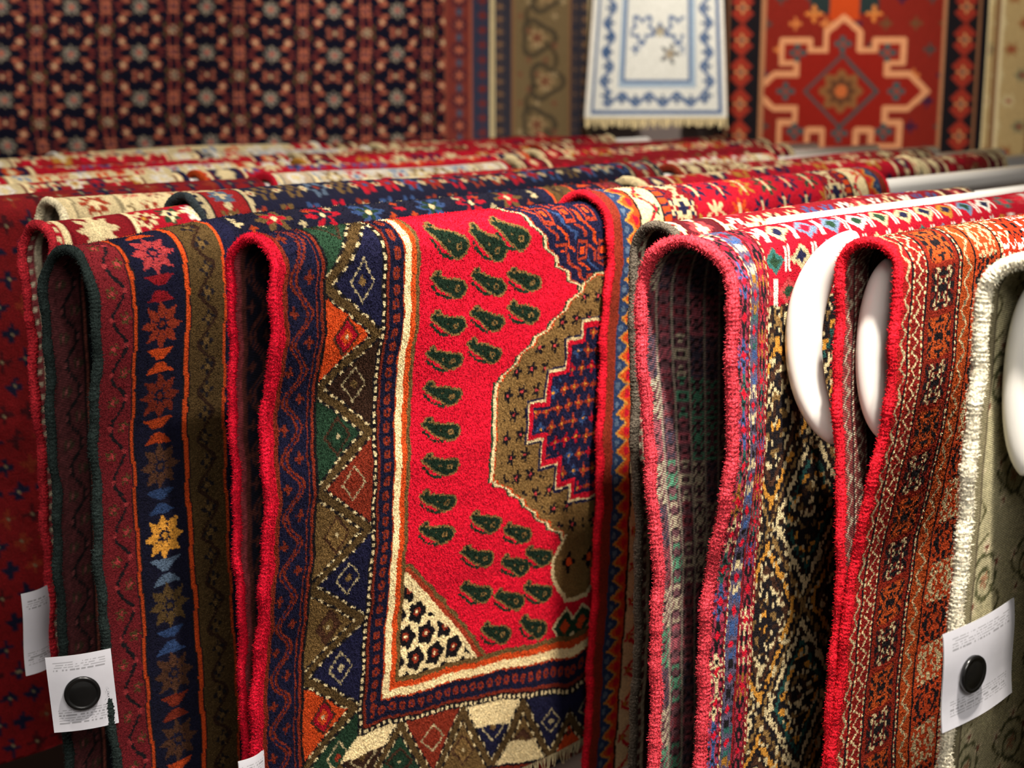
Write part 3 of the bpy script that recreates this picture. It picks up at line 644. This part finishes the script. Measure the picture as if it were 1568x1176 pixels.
def p_herati(A,Q,W,H):
    cv=Cv(A,Q,NAVY*.30);SAL=col(196,110,82);RD=col(128,50,42);CR=col(205,180,140)
    ca,cq=.30,.205
    # slight hand-knotted drift of the repeat
    Aj=A+.006*np.sin(Q*7)+.004*np.sin(Q*19+A*3);Qj=Q+.006*np.sin(A*5)
    i,j,x,y=cells(Aj,Qj,ca,cq,0)
    hh=hsh(i,j,3)
    r=np.hypot(x,y)
    for sx in (-1,1):
        for sy in (-1,1):
            xx=x*sx;yy=y*sy
            rr=np.hypot(xx-.10,yy-.045);cv.m((np.abs(rr-.034)<.0045)&(np.sin(3*np.arctan2(yy-.045,xx-.10)+1)>-.1),RD)
            cv.m(np.hypot((xx-.055-.4*(yy-.02))/2.2,yy-.028)<.008,SAL*.75)
            cv.m(star(xx-.075,yy-.053,.023,5,.35),SAL);cv.m(np.hypot(xx-.075,yy-.053)<.009,CR)
            cv.m(star(xx-.135,yy-.022,.015,4,.4),SAL*.8);cv.m(star(xx-.028,yy-.088,.014,4,.4),SAL*.8)
            cv.m(np.hypot((xx-.116),(yy-.082)/1.8)<.007,OLIVE*.7)
    cv.m(star(x,y,.038,8,.25),col(160,148,128));cv.m(star(x,y,.023,8,.2),col(64,70,84));cv.m(r<.011,SAL)
    x2=np.abs(x)-ca/2;y2=np.abs(y)-cq/2
    cv.m(star(x2,y2,.036,6,.3),np.where((hh>.5)[...,None],RD,RD*1.4));cv.m(star(x2,y2,.022,6,.25),CR*.85);cv.m(np.hypot(x2,y2)<.010,NAVY)
    cv.m(star(x2,y,.026,4,.35),SAL*.9);cv.m(np.hypot(x2,y)<.010,NAVY);cv.m(star(x,y2,.022,4,.35),RD*1.1);cv.m(np.hypot(x,y2)<.008,CR)
    b=A>W-.24;d=W-A
    cv.m(b,col(120,52,44));i,j,x,y=cells(d,Q,.42,.12);xx=d-.165
    cv.m(b&star(xx,y,.045,8),NAVY*.7);cv.m(b&star(xx,y,.026,6),SAL*.8);cv.m(b&(np.hypot(xx,((Q/.12+.5)%1-.5)*.12)<.016),LBLUE*.3)
    cv.band(d,.10,.112,SAL*.6);cv.band(d,.228,.24,SAL*.5)
    cv.band(d,.0,.10,col(50,54,74));i,j,x,y=cells(d,Q,.10,.07);cv.m((d<.10)&star(x,y,.025,4),RD*.8)
    return cv.C
def p_beige(A,Q,W,H):
    cv=Cv(A,Q,col(130,108,76))
    v=W*.5+.075*np.sin(Q*2*PI/.42)
    b=(A>.10)&(A<W-.10);c2=col(126,106,74)
    cv.m(b,c2);cv.m(b&(np.abs(A-v)<.010),col(80,68,50))
    for s_,o in ((1,0),(-1,.21)):
        y=((Q+o)/.42%1-.5)*.42;x=A-W*.5-s_*.02
        cv.m(b&(np.abs(np.hypot(x,y)-.075-.015*np.cos(3*np.arctan2(y,x)))<.012),col(80,70,54))
        cv.m(b&star(x,y,.05,6,.25),col(170,140,100));cv.m(b&star(x,y,.028,5),col(122,68,50))
    i,j,x,y=cells(A,Q,.085,.07,.5);h=hsh(i,j,3);cv.m(b&star(x,y,.018,5,.35)&(h>.35),pick(h,[col(80,82,70),col(178,154,114),col(130,80,60)]))
    d=np.minimum(A,W-A);cv.band(d,.0,.085,col(56,54,64));cv.band(d,.085,.10,col(140,102,70))
    i,j,x,y=cells(A,Q,.06,.06);cv.m((d<.075)&star(x,y,.022,5,.3),col(134,102,74));return cv.C
def p_white(A,Q,W,H):
    bl=col(72,98,138);pale=col(150,168,186);g=col(212,212,204);cv=Cv(A,Q,g)
    d=np.minimum(np.minimum(A,W-A),H-Q)
    s=np.where((H-Q)<np.minimum(A,W-A),A,Q)
    cv.m(d<.16,pale);cv.m(d<.14,g);
    b=(d>.03)&(d<.14);v=.085+.025*np.sin(s*2*PI/.13);cv.m(b&(np.abs(d-v)<.010),bl)
    y=((s/.065)%1-.5)*.065;cv.m(b&star(d-.085,y,.026,4,.3),bl*.8);cv.band(d,.16,.172,bl);cv.band(d,.02,.034,bl)
    f=d>.19;cx=W*.52
    xx=np.abs(A-cx);yy=Q-(H-.40)
    cv.m(f&(np.abs(np.hypot(xx-.09,yy)-.05-.014*np.sin(5*np.arctan2(yy,xx-.09)))<.010),bl)
    cv.m(f&star(A-cx-.05,yy-.11,.05,5,.4),col(94,96,100));cv.m(f&star(A-cx-.05,yy-.11,.022,5,.4),col(160,140,106));cv.m(f&star(xx-.12,yy-.09,.026,4,.4),bl)
    cv.m(f&(np.abs(xx-.02-.05*np.sin(yy*18))<.009)&(yy<.02),bl);cv.m(f&star(xx,yy-.01,.03,6,.3),col(160,150,126))
    return cv.C
def p_red(A,Q,W,H):
    R0=col(120,30,20);cv=Cv(A,Q,R0);d=np.minimum(A,W-A)
    cx=.575;cy=.615;x=np.abs(A-cx);y=Q-cy;s=.0033
    tan=col(204,140,98)
    i,j,gx,gy=cells(A,Q,.14,.12,.5);h=hsh(i,j,7)
    cv.m(star(gx,gy,.032,4,.4),pick(h,[col(48,62,58),col(94,66,40),NAVY,col(194,114,60)]))
    cv.m((x<.16)&(y<-.36)&(y>-.44),col(34,46,46));cv.m((x<.07)&(y<-.33),ORANGE*.7);cv.m(star(x-.14,y+.36,.04,4,.4),col(200,120,56))
    pts=[(0,-104),(24,-84),(24,-58),(46,-58),(46,-72),(86,-72),(86,-40),(64,-40),(64,-24),(96,-24),(122,0),(96,24),(64,24),(64,44),(86,44),(86,78),(46,78),(46,56),(24,56),(24,84),(0,84)]
    pp=[(px*s,py*s) for px,py in pts]
    cv.poly(pp+[(-.5,84*s),(-.5,-104*s)],col(132,26,16),A=x,Q=y)
    cv.seg(pp,.014,tan,A=x,Q=y)
    for (px,py) in ((.26,.0),(.0,-.22),(.0,.2),(.21,.19),(.21,-.18)):
        xx=x-px;yy=y-py;cv.m((np.abs(xx)<.040)&(np.abs(yy)<.013)|((np.abs(xx)<.013)&(np.abs(yy)<.040)),col(50,78,78));cv.m(np.hypot(xx,yy)<.012,RUST)
    cv.m(np.abs(x+np.abs(y)-.17)<.010,col(52,70,70))
    cv.m(star(x,y,.105,8,.12),col(126,82,46));cv.m(star(x,y,.070,8,.15),col(88,54,34));cv.m(np.hypot(x,y)<.03,col(180,94,48))
    b=d<.20;cv.m(b,BLACK*1.2);i,j,xx,y3=cells(d,Q,.2,.15);xx=d-.10
    cv.m(b&(np.abs(xx)<.055-np.abs(np.abs(y3)-.028)*1.1),col(140,44,30));cv.m(b&star(xx,y3,.030,4,.3),col(190,134,84));cv.m(b&star(xx,y3,.014,4,.3),NAVY)
    cv.band(d,.0,.03,BLACK);cv.band(d,.19,.212,tan*.6);cv.band(d,.03,.04,tan*.4);return cv.C
def p_gold(A,Q,W,H):
    cv=Cv(A,Q,col(170,146,100));i,j,x,y=cells(A,Q,.11,.12,.5);h=hsh(i,j,6)
    cv.m(star(x,y,.035,6,.3),pick(h,[col(140,94,56),col(104,106,80),col(190,174,130)]));cv.m(np.hypot(x,y)<.012,col(140,48,36))
    for e in (.03,.20,.34): cv.band(A,e,e+.02,col(124,90,58));cv.band(A,e+.02,e+.035,col(210,192,150))
    return cv.C
wallrug('navy_lattice_wall_rug',-3.0,6.6,-.10,7.45,.35,2.6,p_herati,r=.0065)
wallrug('beige_wall_rug',-.09,7.5,.38,7.5,.35,2.6,p_beige,r=.007,seed=2)
wallrug('white_blue_wall_rug',.34,6.95,.99,6.98,1.385,2.3,p_white,r=.006,fr=.045,seed=3,bind=WHITE,flare=.12)
wallrug('red_medallion_wall_rug',1.0,7.3,2.24,7.2,.5,2.12,p_red,r=.006,seed=4,bind=BLACK)
wallrug('gold_wall_rug',2.25,7.2,3.2,7.1,.4,2.6,p_gold,r=.008,seed=5)

# ---------------------------------------------------------------- room shell
def box(name,x0,x1,y0,y1,z0,z1,mat):
    v=[(x,y,z) for x in (x0,x1) for y in (y0,y1) for z in (z0,z1)]
    f=[(0,1,3,2),(4,6,7,5),(0,4,5,1),(2,3,7,6),(0,2,6,4),(1,5,7,3)]
    me=bpy.data.meshes.new(name);me.from_pydata(v,[],f);me.materials.append(mat);o=bpy.data.objects.new(name,me);S.collection.objects.link(o)
box('floor',-5,6,-3,7.8,-.1,0,M_FLOOR)
box('wall_back',-5,6,7.65,7.8,0,3.4,M_WALL)
box('ceiling',-5,6,-3,7.8,3.4,3.5,M_CEIL)

# ---------------------------------------------------------------- lights
WC=(1,.91,.80)
def spot(name,pos,target,power,size=60,rad=.05,blend=.5,c=WC):
    l=bpy.data.lights.new(name,'SPOT');l.energy=power;l.spot_size=math.radians(size);l.shadow_soft_size=rad;l.spot_blend=blend;l.color=c
    o=bpy.data.objects.new(name,l);o.location=pos;d=Vector(target)-Vector(pos);o.rotation_euler=d.to_track_quat('-Z','Y').to_euler();S.collection.objects.link(o)
t1=WP(1.80,-1.45,.95)
spot('ceiling_spotlight',t1+WP(-.6,1.05,2.25),t1,560,44,blend=.9)
t2=WP(2.1,-1.0,1.0);spot('ceiling_spotlight',t2+WP(-.9,.75,2.2),t2,430,50,blend=.8)
t3=WP(1.3,-2.0,1.0);spot('ceiling_spotlight',t3+WP(-.7,.5,2.2),t3,135,60,rad=.12)
t4=WP(2.8,-2.6,1.3);spot('ceiling_spotlight',t4+WP(.2,.6,1.95),t4,230,90)
for x in (-2,0.4,1.9): spot('wall_spotlight',(x,5.0,3.25),(x,7.2,1.5),240,75)
def area(name,pos,target,power,sx,sy,c=(1,.94,.87)):
    l=bpy.data.lights.new(name,'AREA');l.energy=power;l.shape='RECTANGLE';l.size=sx;l.size_y=sy;l.color=c
    o=bpy.data.objects.new(name,l);o.location=pos;d=Vector(target)-Vector(pos);o.rotation_euler=d.to_track_quat('-Z','Y').to_euler();S.collection.objects.link(o)
area('fill_softbox',(.8,-1.0,3.2),(.2,2.4,.8),125,2.0,1.2)  # added softbox behind the camera, gives broad fill light on the rugs
w=bpy.data.worlds.new('World');S.world=w;w.use_nodes=True;w.node_tree.nodes['Background'].inputs[0].default_value=(1,.92,.84,1);w.node_tree.nodes['Background'].inputs[1].default_value=.22

# ---------------------------------------------------------------- camera
cd=bpy.data.cameras.new('camera');cd.sensor_width=36;cd.lens=36*2277/1568
co=bpy.data.objects.new('camera',cd);co.location=(0,0,CAMZ);co.rotation_euler=(math.radians(90-11.49),0,0)
cd.dof.use_dof=True;cd.dof.focus_distance=2.12;cd.dof.aperture_fstop=3.9
cd.clip_start=.05
S.collection.objects.link(co);S.camera=co
